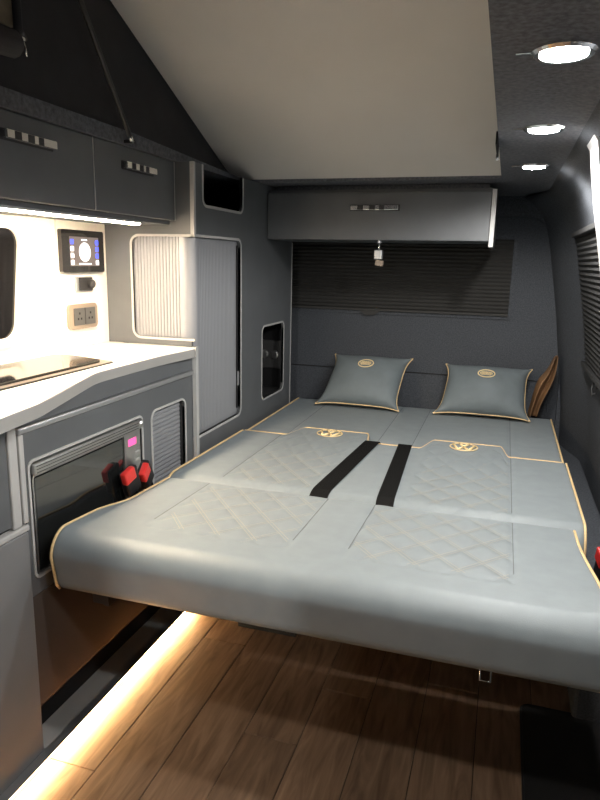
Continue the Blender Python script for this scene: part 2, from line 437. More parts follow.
def diamond(x, y):
    """depth below the crown, 0 at the tile centres and the full depth at the stitch lines"""
    a = (x / QC + y / QC * 0.82) ; b = (x / QC - y / QC * 0.82)
    fa = abs((a % 1) - 0.5) * 2; fb = abs((b % 1) - 0.5) * 2
    g = max(fa, fb)
    return 0.0024 * g ** 4
def in_rect(x, y, r, s=0.012):
    return smoothstep(r[0] - s, r[0], x) * (1 - smoothstep(r[1], r[1] + s, x)) * smoothstep(r[2] - s, r[2], y) * (1 - smoothstep(r[3], r[3] + s, y))
def arc(cx, cz, r, a0, a1, n):
    return [(cx + r * math.cos(math.radians(a0 + (a1 - a0) * i / n)), cz + r * math.sin(math.radians(a0 + (a1 - a0) * i / n))) for i in range(n + 1)]
def line(p, q, n): return [(p[0] + (q[0] - p[0]) * i / n, p[1] + (q[1] - p[1]) * i / n) for i in range(1, n)]

BX0, BX1 = -0.845, 0.218
XC = (BX0 + BX1) / 2
bed = thing('sofa_bed', 'grey vinyl sofa bed folded flat with gold piping and quilted panels', 'sofa bed', (XC, 1.5, 0))

# seat cushion (the nearest section, thick front edge)
SB = 0.392
sp = [(1.050, SB), (1.030, SB + 0.004), (1.021, SB + 0.016)] + line((1.021, SB + 0.016), (1.010, 0.472), 6) + \
     arc(1.056, 0.472, 0.046, 180, 92, 12) + line((1.054, 0.518), (1.448, 0.503), 90) + arc(1.448, 0.483, 0.020, 90, 0, 7) + [(1.468, SB + 0.03), (1.455, SB)]
sq = [(-0.675, -0.378, 1.13, 1.46), (-0.252, 0.052, 1.13, 1.46)]
def seat_q(x, y):
    d_ = sum(in_rect(x, y, r) for r in sq) * diamond(x, y)
    for sx in (-0.690, -0.372, -0.256, 0.057):
        d_ += 0.0012 * math.exp(-((x - sx) / 0.006) ** 2) * smoothstep(1.10, 1.16, y)
    return d_
def seat_l(y): return -0.840 + 0.023 * smoothstep(1.16, 1.28, y)
def seat_r(y): return 0.212 - 0.018 * smoothstep(1.10, 1.40, y)
def seat_z(x, y):
    s = min(abs(x - BX0), abs(x - BX1))
    return 0.006 * (1 - smoothstep(0.0, 0.10, s)) * (1 - smoothstep(1.05, 1.3, y)) * smoothstep(1.0, 1.06, y)
seat = cushion('seat_cushion', 'vinyl', bed, BX0, BX1, sp, zb=0.48, rside=0.016, nx=190, quilt=seat_q, xl=seat_l, xr=seat_r, zadd=seat_z)
def seat_edge(side):
    pts = []
    for (y, z) in sp[1:-3]:
        x = seat_l(y) if side < 0 else seat_r(y)
        # sits on the rounded edge
        pts.append((x - side * 0.006, y, z + (seat_z(x, y) if z > 0.48 else 0) - 0.002))
    return pts[:]
tube('piping', 'gold', seat, seat_edge(-1), 0.0030, 8)
tube('piping', 'gold', seat, seat_edge(1), 0.0030, 8)
lo_e = [(BX0 + 0.02 + (BX1 - BX0 - 0.04) * i / 30, 1.026, SB + 0.006) for i in range(31)]

# back cushion with two headrest tabs reaching into the rear mattress
TABS = ((-0.660, -0.408), (-0.205, 0.036))
YM = 2.045
def tab(x):
    t = 0
    for a, b in TABS: t = max(t, smoothstep(a - 0.020, a + 0.020, x) * (1 - smoothstep(b - 0.012, b + 0.016, x)))
    return t
def back_end(x): return YM + 0.115 * tab(x)
BB = 0.398
bp_ = [(1.492, BB), (1.480, BB + 0.02), (1.476, 0.434)] + arc(1.534, 0.436, 0.058, 180, 92, 12) + line((1.534, 0.494), (2.020, 0.489), 110) + arc(2.020, 0.465, 0.024, 90, 0, 7) + [(2.044, BB + 0.02), (2.030, BB)]
bq = [(-0.675, -0.445, 1.50, 2.00), (-0.185, 0.052, 1.50, 2.00)]
def back_q(x, y):
    d_ = sum(in_rect(x, y, r, 0.02) for r in bq) * diamond(x, y) * 0.9
    for sx in (0.057, -0.690): d_ += 0.0012 * math.exp(-((x - sx) / 0.006) ** 2)
    return d_
def back_ymap(x, y):
    if y <= 1.75: return y
    return y + (back_end(x) - YM) * smoothstep(1.75, 2.03, y) if y < 2.03 else y + (back_end(x) - YM)
back = cushion('back_cushion', 'vinyl', bed, BX0 + 0.004, BX1 + 0.004, bp_, rside=0.016, nx=230, quilt=back_q, ymap=back_ymap)
for s, xx in ((-1, BX0 + 0.004), (1, BX1 + 0.004)):
    tube('piping', 'gold', back, [(xx - s * 0.005, y, z - 0.001) for y, z in bp_[1:-6]], 0.0030, 8)
pp_ = []
Nn = 260
for i in range(Nn + 1):
    x = BX0 + 0.012 + (BX1 - BX0 - 0.018) * i / Nn; pp_.append((x, back_end(x) - 0.001, 0.4835))
tube('piping', 'gold', back, pp_, 0.0030, 8)

# VW-style round emblems embroidered on the headrest tabs
def emblem(parent, cx, cy, cz, r):
    V, F = [], []
    ring = [(cx + r * math.cos(2 * math.pi * i / 40), cy + r * math.sin(2 * math.pi * i / 40) * 0.98, cz) for i in range(40)]
    add_tube(V, F, ring, r * 0.05, 6, True)
    def pl(pts, wd=0.095):
        add_tube(V, F, [(cx + r * px, cy + r * py, cz) for px, py in pts], r * wd, 6)
    for a, b in (((-0.36, 0.88), (-0.02, 0.14)), ((0.36, 0.88), (0.02, 0.14))): pl((a, b))
    for a, b in (((-0.80, 0.55), (-0.38, -0.82)), ((-0.38, -0.82), (0.0, -0.02)), ((0.80, 0.55), (0.38, -0.82)), ((0.38, -0.82), (0.0, -0.02))): pl((a, b))
    return link('embroidered_emblem', fixn(mesh('emblem', V, F)), 'gold_thread', parent, True)
emblem(back, -0.537, 2.085, 0.4920, 0.043)
emblem(back, -0.088, 2.083, 0.4920, 0.043)

# stitching on the quilted panels (double lines, one joined part)
def stitches(parent, rects, ztop, maxy):
    V, F = [], []
    def ztop_at(y): return ztop(y)
    for r in rects:
        for sgn in (1, -1):
            k0 = -80
            for k in range(-80, 120):
                for off in (-0.055, 0.055):
                    c = (k + 0.0 + off) * QC   # x + sgn*0.82*y = c
                    seg_pts = []
                    y = r[2]
                    while y <= r[3]:
                        x = c - sgn * 0.82 * y
                        if r[0] <= x <= r[1]: seg_pts.append((x, y))
                        y += 0.006
                    if len(seg_pts) < 2: continue
                    b = len(V)
                    for (x, y) in seg_pts:
                        z = ztop_at(y) - diamond(x, y) * 0.9 + 0.0007
                        V.append((x - 0.0007, y, z)); V.append((x + 0.0007, y, z))
                    for i in range(len(seg_pts) - 1):
                        q = b + 2 * i; F.append((q, q + 1, q + 3, q + 2))
    return stuff(link('stitching', mesh('stitching', V, F), 'thread', parent))
stitches(seat, [(r[0], r[1], r[2] + 0.01, 1.44) for r in sq], lambda y: 0.518 - 0.015 * (y - 1.064) / 0.384, 1.44)
stitches(back, [(r[0], r[1], 1.535, 1.98) for r in bq], lambda y: 0.494 - 0.005 * (y - 1.534) / 0.486, 2.0)

def seam_line(parent, x, y0, y1, zf):
    V, F = [], []
    for i in range(21):
        y = y0 + (y1 - y0) * i / 20; z = zf(y)
        for dx, dz in ((-0.0009, -0.0012), (-0.0009, 0.0003), (0.0009, 0.0003), (0.0009, -0.0012)): V.append((x + dx, y, z + dz))
    for i in range(20):
        for k in range(4): F.append((i * 4 + k, i * 4 + (k + 1) % 4, i * 4 + 4 + (k + 1) % 4, i * 4 + 4 + k))
    link('seam_line', fixn(mesh('seam_line', V, F)), 'seam', parent)
for sx in (-0.690, -0.372, -0.256, 0.057): seam_line(seat, sx, 1.17, 1.45, lambda y: 0.518 - 0.015 * (y - 1.054) / 0.394 - 0.0009)
for sx in (-0.690, 0.057): seam_line(back, sx, 1.535, 2.02, lambda y: 0.494 - 0.005 * (y - 1.534) / 0.486 - 0.0009)
# two black straps lying over the back cushion
def strap(x0, x1, wd):
    prof = [(1.4735, 0.450), (1.480, 0.468), (1.492, 0.482), (1.508, 0.491), (1.53, 0.4960)] + [(1.53 + 0.48 * i / 10, 0.4965 - 0.0003 * i) for i in range(1, 11)] + [(2.035, 0.4930), (2.052, 0.484)]
    V, F = [], []
    for i, (y, z) in enumerate(prof):
        t = (y - 1.472) / 0.58; xc = x0 + (x1 - x0) * t
        for dx, dz in ((-wd, -0.001), (-wd, 0.001), (wd, 0.001), (wd, -0.001)): V.append((xc + dx, y, z + dz))
    for i in range(len(prof) - 1):
        for k in range(4):
            a = i * 4 + k; b = i * 4 + (k + 1) % 4; F.append((a, b, b + 4, a + 4))
    F.append((0, 1, 2, 3)); q = len(V) - 4; F.append((q + 3, q + 2, q + 1, q))
    return link('strap', fixn(mesh('strap', V, F)), 'webbing', bed)
strap(-0.412, -0.377, 0.024); strap(-0.240, -0.271, 0.022)

# frame below
boxes('seat_frame', 'black', bed, [((-0.80, 1.30, 0.362), (0.18, 1.34, 0.3915)), ((-0.80, 1.30, 0.362), (-0.76, 2.02, 0.3915)), ((0.14, 1.30, 0.362), (0.18, 2.02, 0.3915)), ((-0.80, 1.98, 0.362), (0.18, 2.02, 0.3975))])
for xx in (-0.80, 0.14):
    for yy in (1.70, 1.98):
        box('leg', 'black', bed, (xx, yy, 0.0), (xx + 0.04, yy + 0.04, 0.363))
box('floor_rail', 'black', bed, (-0.68, 1.615, 0.0), (-0.50, 1.64, 0.022))
boxes('bracket', 'black', bed, [((-0.766, 1.045, 0.366), (-0.728, 1.075, 0.391)), ((-0.742, 1.047, 0.362), (-0.728, 1.073, 0.370))])
tube('release_wire', 'chrome', bed, [(0.012, 1.08, 0.392), (0.012, 1.055, 0.388), (0.012, 1.045, 0.366), (0.030, 1.045, 0.366), (0.030, 1.055, 0.388), (0.030, 1.08, 0.392)], 0.0016, 6)

# rear mattress
rm = thing('rear_mattress', 'grey vinyl rear mattress with gold piping under the two pillows', 'mattress', (XC, 2.4, 0.36))
RB = 0.385
rpz = 0.476
Y0 = YM + 0.006; Y1 = 2.70
rpf = [(Y0 + 0.010, RB), (Y0, RB + 0.02), (Y0, rpz - 0.022)] + arc(Y0 + 0.022, rpz - 0.022, 0.022, 180, 92, 6) + line((Y0 + 0.022, rpz), (Y1 - 0.03, rpz), 40) + arc(Y1 - 0.03, rpz - 0.03, 0.03, 90, 0, 7) + [(Y1, RB + 0.02), (Y1 - 0.012, RB)]
def rear_ymap(x, y): return y + (back_end(x) - YM) * (1 - smoothstep(2.06, 2.45, y))
def rear_q(x, y): return sum(0.0012 * math.exp(-((x - sx) / 0.006) ** 2) for sx in (0.057, -0.690, -0.372, -0.256))
rear = cushion('mattress_body', 'vinyl', rm, BX0 + 0.003, BX1, rpf, rside=0.016, nx=230, ymap=rear_ymap, quilt=rear_q)
for s, xx in ((-1, BX0 + 0.003), (1, BX1)):
    tube('piping', 'gold', rm, [(xx - s * 0.005, y, z - 0.001) for y, z in rpf[1:-6]], 0.0030, 8)
boxes('support_board', 'black', rm, [((-0.83, 2.10, 0.360), (0.20, 2.68, 0.3855))])
for xx in (-0.80, 0.14):
    for yy in (2.14, 2.62): box('leg', 'black', rm, (xx, yy, 0.0), (xx + 0.04, yy + 0.04, 0.361))

for sx in (0.057, -0.690, -0.372, -0.256): seam_line(rear, sx, back_end(sx) + 0.03, 2.66, lambda y: rpz - 0.0009)
# pillows
def pillow(label, bl, br, tl, tr, seed):
    rnd = random.Random(seed)
    bl, br, tl, tr = map(Vector, (bl, br, tl, tr))
    c = (bl + br + tl + tr) / 4
    nrm = (br - bl).cross(tl - bl).normalized()
    t = thing('pillow', label, 'pillow', tuple((bl + br) / 2), 'grey pillows on the bed')
    N = 40; T = 0.072
    def pos(u, v, side):
        a = (1 - 0.135 * (1 - v ** 4)); b = (1 - 0.11 * (1 - u ** 4))
        uu, vv = u * a, v * b
        p = bl * ((1 - uu) * (1 - vv) / 4) + br * ((1 + uu) * (1 - vv) / 4) + tr * ((1 + uu) * (1 + vv) / 4) + tl * ((1 - uu) * (1 + vv) / 4)
        th = T * (max(0, (1 - u * u)) * max(0, (1 - v * v))) ** 0.42
        th += 0.004 * math.sin(3 * u + seed) * (1 - u * u) * (1 - v * v)
        return p + nrm * (th * side)
    V, F = [], []
    def g(i): return math.sin((i / N - 0.5) * math.pi)
    for side in (1, -1):
        for i in range(N + 1):
            for j in range(N + 1): V.append(pos(g(i), g(j), side * (1.0 if side > 0 else 0.75)))
    K = (N + 1) ** 2
    for i in range(N):
        for j in range(N):
            a = i * (N + 1) + j; F.append((a, a + N + 1, a + N + 2, a + 1)); F.append((K + a, K + a + 1, K + a + N + 2, K + a + N + 1))
    me = mesh('pillow', V, F)
    bm = bmesh.new(); bm.from_mesh(me); bmesh.ops.remove_doubles(bm, verts=bm.verts, dist=1e-5); bmesh.ops.recalc_face_normals(bm, faces=bm.faces); bm.to_mesh(me); bm.free()
    body = link('pillow_body', me, 'vinyl_pillow', t, True)
    loop = [pos(g(i), -1, 1) for i in range(N)] + [pos(1, g(i), 1) for i in range(N)] + [pos(g(N - i), 1, 1) for i in range(N)] + [pos(-1, g(N - i), 1) for i in range(N)]
    tube('piping', 'gold', t, loop, 0.0030, 8, True)
    # oval badge
    eu, ev, e0u, e0v = 0.21, 0.19, 0.0, 0.36
    ring = [pos(e0u + eu * math.cos(2 * math.pi * i / 36), e0v + ev * math.sin(2 * math.pi * i / 36), 1) + nrm * 0.0012 for i in range(36)]
    bd = tube('oval_badge', 'gold_thread', t, ring, 0.0024, 6, True)
    for q, (hw) in ((-0.07, 0.13), (-0.024, 0.16), (0.024, 0.16), (0.07, 0.13)):
        VV, FF = [], []
        for k in range(9):
            a = e0u - hw + 2 * hw * k / 9
            add_tube(VV, FF, [pos(a, e0v + q, 1) + nrm * 0.0011, pos(a + hw * 0.17, e0v + q + 0.006 * (-1) ** k, 1) + nrm * 0.0011], 0.0018, 5)
        link('stitched_line', fixn(mesh('stitched_line', VV, FF)), 'gold_thread', bd, True)
    return t
pillow('grey pillow with gold piping and oval badge, beside the tall cupboard', (-0.722, 2.545, 0.487), (-0.372, 2.545, 0.484), (-0.69, 2.735, 0.672), (-0.352, 2.735, 0.672), 1)
pillow('grey pillow with gold piping and oval badge, in front of the brown leather', (-0.236, 2.565, 0.485), (0.130, 2.565, 0.485), (-0.212, 2.735, 0.660), (0.128, 2.735, 0.660), 2)

# brown leather piece standing behind the pillow
outer = [(0.212, 0.730), (0.211, 0.690), (0.205, 0.640), (0.190, 0.595), (0.172, 0.552), (0.160, 0.515), (0.155, 0.478)]
inner = [(0.203, 0.728), (0.190, 0.690), (0.172, 0.655), (0.150, 0.634), (0.140, 0.590), (0.132, 0.540), (0.120, 0.478)]
V, F = [], []; K = 10
for (ox, oz), (ix, iz) in zip(outer, inner):
    for k in range(K + 1):
        t = k / K
        V.append((ox + (ix - ox) * t, 2.665 + 0.028 * math.sin(math.pi * 2.2 * t) + 0.030 * t, oz + (iz - oz) * t))
for i in range(len(outer) - 1):
    for k in range(K):
        a = i * (K + 1) + k; F.append((a, a + 1, a + K + 2, a + K + 1))
o = link('leather_flap', mesh('leather_flap', V, F), 'leather', None, True)
md = o.modifiers.new('thick', 'SOLIDIFY'); md.thickness = 0.006
md = o.modifiers.new('sub', 'SUBSURF'); md.levels = 1; md.render_levels = 2
tag(o, 'curled brown leather piece tucked between pillow and rear pillar', 'leather')

# seat-belt buckles
def buckle(label, c, yaw, tilt):
    t = thing('seat_belt_buckle', label, 'buckle', c, 'seat belt buckles')
    mx = Matrix.Translation(c) @ Matrix.Rotation(yaw, 4, 'Z') @ Matrix.Rotation(tilt, 4, 'X')
    box('housing', 'black', t, (-0.012, -0.024, -0.040), (0.010, 0.026, 0.026), 0.005, mx)
    box('release_button', 'red', t, (-0.004, -0.027, -0.004), (0.0125, 0.014, 0.029), 0.004, mx)
    box('stalk', 'webbing', t, (-0.004, -0.012, -0.12), (0.004, 0.012, -0.040), 0.001, mx)
buckle('red and black seat belt buckle against the oven control column', (-0.842, 1.390, 0.530), 0.15, 0.60)
buckle('red and black seat belt buckle in front of the oven glass', (-0.846, 1.325, 0.537), -0.1, 0.30)
buckle('red and black seat belt buckle between bed and carpeted side wall', (0.256, 1.470, 0.425), 3.3, -0.3)

# ------------------------------------------------------------------ kitchen
# worktop
wt = fillet([(XW + 0.001, 0.30), (-0.735, 0.30), (-0.738, 0.72, 0.2), (-0.772, 0.93, 0.25), (-0.868, 1.235, 0.22), (-0.866, 1.50, 0.5), (-0.846, 1.702, 0.02), (-0.90, 1.7155), (XW + 0.001, 1.7155)], 8)
o = plate('worktop', 'worktop', None, wt, [], 'Z', 0.788, 0.815)
bv = o.modifiers.new('bevel', 'BEVEL'); bv.width = 0.003; bv.segments = 2; bv.limit_method = 'ANGLE'
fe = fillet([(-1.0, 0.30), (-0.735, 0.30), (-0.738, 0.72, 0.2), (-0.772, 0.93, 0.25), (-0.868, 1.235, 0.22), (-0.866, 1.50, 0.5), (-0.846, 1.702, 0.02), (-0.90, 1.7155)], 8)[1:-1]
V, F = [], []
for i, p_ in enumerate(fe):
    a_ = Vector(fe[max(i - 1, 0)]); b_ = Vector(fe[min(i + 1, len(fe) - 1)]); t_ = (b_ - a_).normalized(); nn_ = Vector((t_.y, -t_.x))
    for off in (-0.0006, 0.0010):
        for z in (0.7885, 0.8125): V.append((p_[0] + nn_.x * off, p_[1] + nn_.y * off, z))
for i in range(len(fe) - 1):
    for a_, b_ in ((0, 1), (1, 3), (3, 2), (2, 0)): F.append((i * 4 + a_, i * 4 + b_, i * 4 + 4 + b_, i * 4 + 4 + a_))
link('edge_shade', fixn(mesh('edge_shade', V, F)), 'edge_shade', o)  # grey ribbon paints the shade on the worktop's front edge
tag(o, 'white kitchen worktop with a curved front edge', 'worktop')

kit = thing('oven_unit', 'grey kitchen base unit holding the oven and a small roller shutter', 'cabinet', (-1.0, 1.35, 0))
OV = (1.006, 0.425, 1.425, 0.668)      # oven opening y0 z0 y1 z1
SH = (1.478, 0.425, 1.665, 0.668)
plate('front_panel', 'laminate', kit, [(0.991, 0.386), (1.7155, 0.386), (1.7155, 0.732), (0.991, 0.732)], [rrect(*OV, 0.012), rrect(*SH, 0.022)], 'X', XF - 0.018, XF)
box('top_rail_panel', 'laminate', kit, (XF - 0.018, 0.976, 0.7465), (XF + 0.001, 1.7155, 0.7875))
box('bead', 'aluminium', kit, (XF - 0.018, 0.976, 0.733), (XF + 0.008, 1.7155, 0.7455), 0.003)
frame('opening_edging', 'edging', kit, OV[0], OV[1], OV[2], OV[3], 0.012, 0.006, 'X', XF - 0.010, XF + 0.0025)
frame('opening_edging', 'edging', kit, SH[0], SH[1], SH[2], SH[3], 0.022, 0.006, 'X', XF - 0.010, XF + 0.0025)
dr = box('lower_drawer_front', 'gloss_panel', kit, (XF - 0.018, 0.991, 0.130), (XF - 0.001, 1.7155, 0.384), 0.002)
box('kick_strip', 'black', kit, (-0.935, 0.991, 0.0305), (-0.920, 1.7155, 0.160), 0.001)
box('plinth', 'edging', kit, (-0.950, 0.991, 0.0215), (XF + 0.006, 1.7155, 0.030), 0.001)
box('side_post', 'edging', kit, (-1.10, 0.9765, 0.552), (XF + 0.006, 0.990, 0.7315), 0.002)
boxes('carcass', 'laminate', kit, [((-1.14, 1.702, 0.02), (XF - 0.019, 1.7155, 0.787)), ((-1.14, 0.995, 0.02), (-1.12, 1.70, 0.787))])
# horizontal shutter slats
V, F = [], []
nz = 20; y0, y1 = SH[0] - 0.01, SH[2] + 0.01
prof = []
for i in range(nz):
    z0 = SH[1] - 0.004 + (SH[3] - SH[1] + 0.008) * i / nz; hz = (SH[3] - SH[1] + 0.008) / nz
    for t, dx in ((0.0, -0.004), (0.12, 0.0), (0.5, 0.0014), (0.88, 0.0), (1.0, -0.004)): prof.append((XF - 0.012 + dx, z0 + hz * t))
for p in prof: V += [(p[0], y0, p[1]), (p[0], y1, p[1])]
for i in range(len(prof) - 1): F.append((2 * i, 2 * i + 1, 2 * i + 3, 2 * i + 2))
stuff(link('shutter_slats', mesh('shutter_slats', V, F), 'slat', kit))
box('shutter_pull', 'black', kit, (XF - 0.0125, SH[2] - 0.010, SH[1] + 0.01), (XF - 0.006, SH[2] - 0.002, SH[3] - 0.01), 0.001)

# oven
ov = thing('oven', 'built-in steel oven with dark glass door and pink display', 'oven', (-1.0, 1.21, 0.425))
box('oven_body', 'steel', ov, (-1.10, OV[0] + 0.002, OV[1] + 0.002), (XF - 0.012, OV[2] - 0.002, OV[3] - 0.002), 0.002)
CY = 1.345
gd = box('glass_door', 'oven_glass', ov, (XF - 0.0115, OV[0] + 0.014, OV[1] + 0.006), (XF - 0.001, CY - 0.004, 0.634), 0.003)
frame('door_frame', 'steel', ov, OV[0] + 0.010, OV[1] + 0.004, CY - 0.002, 0.636, 0.004, 0.004, 'X', XF - 0.0115, XF + 0.001)
tr = box('top_trim', 'steel', ov, (XF - 0.0115, OV[0] + 0.003, 0.641), (XF + 0.010, OV[2] - 0.003, OV[3] - 0.003), 0.004)
for k in range(3): box('groove', 'black', tr, (XF + 0.0085, OV[0] + 0.010, 0.6455 + 0.0065 * k), (XF + 0.0104, OV[2] - 0.03, 0.6468 + 0.0065 * k), 0.0)
cc = box('control_column', 'steel', ov, (XF - 0.0115, CY + 0.002, OV[1] + 0.004), (XF - 0.001, OV[2] - 0.004, 0.639), 0.002)
box('display', 'display_pink', cc, (XF - 0.0015, CY + 0.018, 0.604), (XF - 0.0002, CY + 0.054, 0.622), 0.0)
for k in range(3): box('button', 'edging', cc, (XF - 0.0015, CY + 0.048, 0.580 - 0.020 * k), (XF + 0.001, CY + 0.066, 0.584 - 0.020 * k), 0.0005)
box('indicator_lamp', 'screen_white', tr, (XF + 0.0085, OV[2] - 0.022, 0.655), (XF + 0.0106, OV[2] - 0.012, 0.661), 0.0005)

# near cupboard with drawer and door
nc = thing('base_cupboard', 'pale grey kitchen cupboard with drawer over door beside the oven unit', 'cupboard', (-1.0, 0.7, 0))
boxes('carcass', 'laminate', nc, [((-1.14, 0.30, 0.02), (XF - 0.012, 0.974, 0.548)), ((-1.14, 0.30, 0.549), (XF - 0.016, 0.950, 0.787))])
box('drawer_front', 'laminate', nc, (XF - 0.0155, 0.302, 0.556), (XF + 0.002, 0.948, 0.784), 0.002)
box('edge_post', 'edging', nc, (XF - 0.0155, 0.9505, 0.549), (XF + 0.004, 0.9745, 0.787), 0.003)
dd = box('door', 'laminate_pale', nc, (XF - 0.0115, 0.302, 0.012), (XF + 0.006, 0.9865, 0.534), 0.003)
box('door_top_edging', 'edging', nc, (XF - 0.0115, 0.302, 0.5355), (XF + 0.008, 0.9885, 0.548), 0.003)

# floor strip
o = thing('floor_light_strip', 'glowing warm light strip along the foot of the kitchen units', 'light strip', (XF + 0.005, 1.2, 0.0))
box('diffuser', 'strip_floor', o, (XF + 0.0085, 0.35, 0.0270), (XF + 0.0275, 1.68, 0.0300), 0.0)
boxes('profile', 'aluminium', o, [((XF + 0.0065, 0.35, 0.0), (XF + 0.0083, 1.68, 0.0302)), ((XF + 0.0065, 0.35, 0.0303), (XF + 0.0285, 1.68, 0.0325))], 0.0)

# glass topped hob and sink
hb = thing('hob_sink', 'black glass hob and sink unit with steel rim let into the worktop', 'hob', (-1.0, 1.1, 0.815))
hz = 0.8153
hob = fillet([(-1.085, 0.55, 0.02), (-0.905, 0.55, 0.02), (-0.905, 1.368, 0.02), (-1.045, 1.405, 0.03), (-1.085, 1.385, 0.03)], 6)
plate('steel_rim', 'hob_rim', hb, hob, [], 'Z', hz, hz + 0.004)
gl = fillet([(-1.080, 0.56, 0.02), (-0.921, 0.56, 0.02), (-0.921, 1.340, 0.02), (-1.045, 1.380, 0.03), (-1.080, 1.370, 0.03)], 6)
plate('glass_lid', 'gloss_black', hb, gl, [], 'Z', hz + 0.0042, hz + 0.010)
plate('rim_edge', 'black', hb, [(-0.9048, 0.58), (-0.9030, 0.58), (-0.9030, 1.36), (-0.9048, 1.36)], [], 'Z', hz, hz + 0.0035)
lathe('burner_knob', 'steel', hb, [(0.012, 0), (0.012, 0.010), (0.009, 0.013)], (-1.06, 1.06, hz + 0.0102), (0, 0, 1), 20)

# kitchen wall fittings
wp = struct(box('trim_2', 'wall_board', None, (XW + 0.0005, 1.494, 0.816), (XW + 0.006, 1.7155, 1.163), 0.001), 'white board behind the control panel')
XP = XW + 0.0065
win = thing('window_1', 'dark kitchen window with white rounded frame', 'window', (XW, 1.0, 0.87)); del win['category']; struct(win)
plate('window_frame', 'wall_board', win, fillet([(0.72, 0.852, 0.045), (1.333, 0.852, 0.045), (1.372, 1.150, 0.045), (0.72, 1.150, 0.045)]), [fillet([(0.74, 0.870, 0.035), (1.311, 0.870, 0.04), (1.349, 1.132, 0.035), (0.74, 1.132, 0.035)])], 'X', XW + 0.0005, XW + 0.010)
plate('pane', 'gloss_black', win, fillet([(0.739, 0.869, 0.036), (1.312, 0.869, 0.041), (1.350, 1.133, 0.036), (0.739, 1.133, 0.036)]), [], 'X', XW + 0.0005, XW + 0.004)

cp_ = thing('control_panel', 'black touch-screen control panel with a white dial on the kitchen wall', 'control panel', (XP, 1.5910, 1.08))
plate('bezel', 'gloss_black', cp_, rrect(1.4960, 1.026, 1.6870, 1.140, 0.006), [], 'X', XP, XP + 0.012)
XS = XP + 0.0125
sc_ = plate('screen', 'screen', cp_, rrect(1.5290, 1.043, 1.6610, 1.122, 0.002), [], 'X', XP + 0.0119, XS)
cir = [(1.5950 + 0.026 * math.cos(2 * math.pi * i / 32), 1.081 + 0.026 * math.sin(2 * math.pi * i / 32)) for i in range(32)]
plate('dial', 'screen_white', sc_, cir, [], 'X', XS, XS + 0.0004)
for k in range(4):
    for yy, mm in ((1.5320, 'screen_blue' if k == 3 else 'screen_white'), (1.6450, 'screen_white' if k == 0 else 'screen_blue')):
        plate('icon', mm, sc_, rrect(yy, 1.046 + 0.0185 * k, yy + 0.014, 1.059 + 0.0185 * k, 0.003), [], 'X', XS, XS + 0.0004)
plate('status_bar', 'screen_white', sc_, [(1.5670, 1.047), (1.6230, 1.047), (1.6230, 1.0505), (1.5670, 1.0505)], [], 'X', XS, XS + 0.0004)
plate('title_bar', 'screen_white', sc_, [(1.5810, 1.112), (1.6070, 1.112), (1.6070, 1.116), (1.5810, 1.116)], [], 'X', XS, XS + 0.0004)

sw = thing('heater_switch', 'small square black switch with round knob under the control panel', 'switch', (XP, 1.5960, 0.99))
box('plate', 'aluminium', sw, (XP, 1.5580, 0.972), (XP + 0.006, 1.6330, 1.014), 0.002)
box('face', 'frame_dark', sw, (XP + 0.0061, 1.5690, 0.975), (XP + 0.009, 1.6310, 1.011), 0.001)
lathe('knob', 'frame_dark', sw, [(0.012, 0), (0.012, 0.010), (0.009, 0.013)], (XP + 0.0091, 1.6170, 0.993), (1, 0, 0), 20)
so = thing('wall_socket', 'beige framed twin power socket on the kitchen wall above the worktop', 'socket', (XP, 1.6, 0.9))
plate('surround', 'socket_frame', so, rrect(1.5160, 0.868, 1.6490, 0.938, 0.014), [], 'X', XP, XP + 0.008)
for a, b in ((1.5370, 1.5830), (1.5870, 1.6330)):
    ins = plate('insert', 'socket_insert', so, rrect(a, 0.879, b, 0.927, 0.002), [], 'X', XP + 0.0081, XP + 0.011)
    for dy, dz in ((-0.007, -0.006), (0.007, -0.006), (0.0, 0.009)):
        c0 = (a + b) / 2 + dy; z0 = 0.903 + dz
        plate('pin_hole', 'void', ins, [(c0 - 0.003, z0 - 0.003), (c0 + 0.003, z0 - 0.003), (c0 + 0.003, z0 + 0.003), (c0 - 0.003, z0 + 0.003)], [], 'X', XP + 0.011, XP + 0.0113)

# ------------------------------------------------------------------ overhead cupboards
def bow_handle(parent, c, along, out, L=0.14):
    """chrome bar handle with arched grip on a dark plate"""
    a = Vector(along); n_ = Vector(out); c = Vector(c); up = a.cross(n_)
    pl_ = [c + a * (-L / 2), c + a * (L / 2)]
    V, F = [], []
    add_tube(V, F, [pl_[0] + n_ * 0.0015, pl_[1] + n_ * 0.0015], 0.0105, 8, False, 0.14, tuple(n_))
    bp2 = link('handle_plate', fixn(mesh('handle_plate', V, F)), 'frame_dark', parent)
    rot = Matrix((a, n_, up)).transposed().to_4x4(); mx = Matrix.Translation(c) @ rot
    hw = 0.0085
    bm = bmesh.new()
    add_box(bm, (-L * 0.48, 0.010, -hw), (L * 0.48, 0.016, hw), 0.002, 2, mx)
    for q in (-1, 1): add_box(bm, (q * L * 0.42 - 0.006, 0.0028, -hw * 0.8), (q * L * 0.42 + 0.006, 0.0100, hw * 0.8), 0.001, 1, mx)
    bar = bmobj('handle_bar', bm, 'chrome', bp2)
    for q0, q1 in ((-0.34, -0.22), (-0.10, 0.02), (0.10, 0.20)):
        box('dark_segment', 'frame_dark', bar, (q0 * L, 0.0155, -hw * 0.86), (q1 * L, 0.0168, hw * 0.86), 0.0005, mx)  # dark segments along the face of the chrome bar
    return bar
XU = -0.915
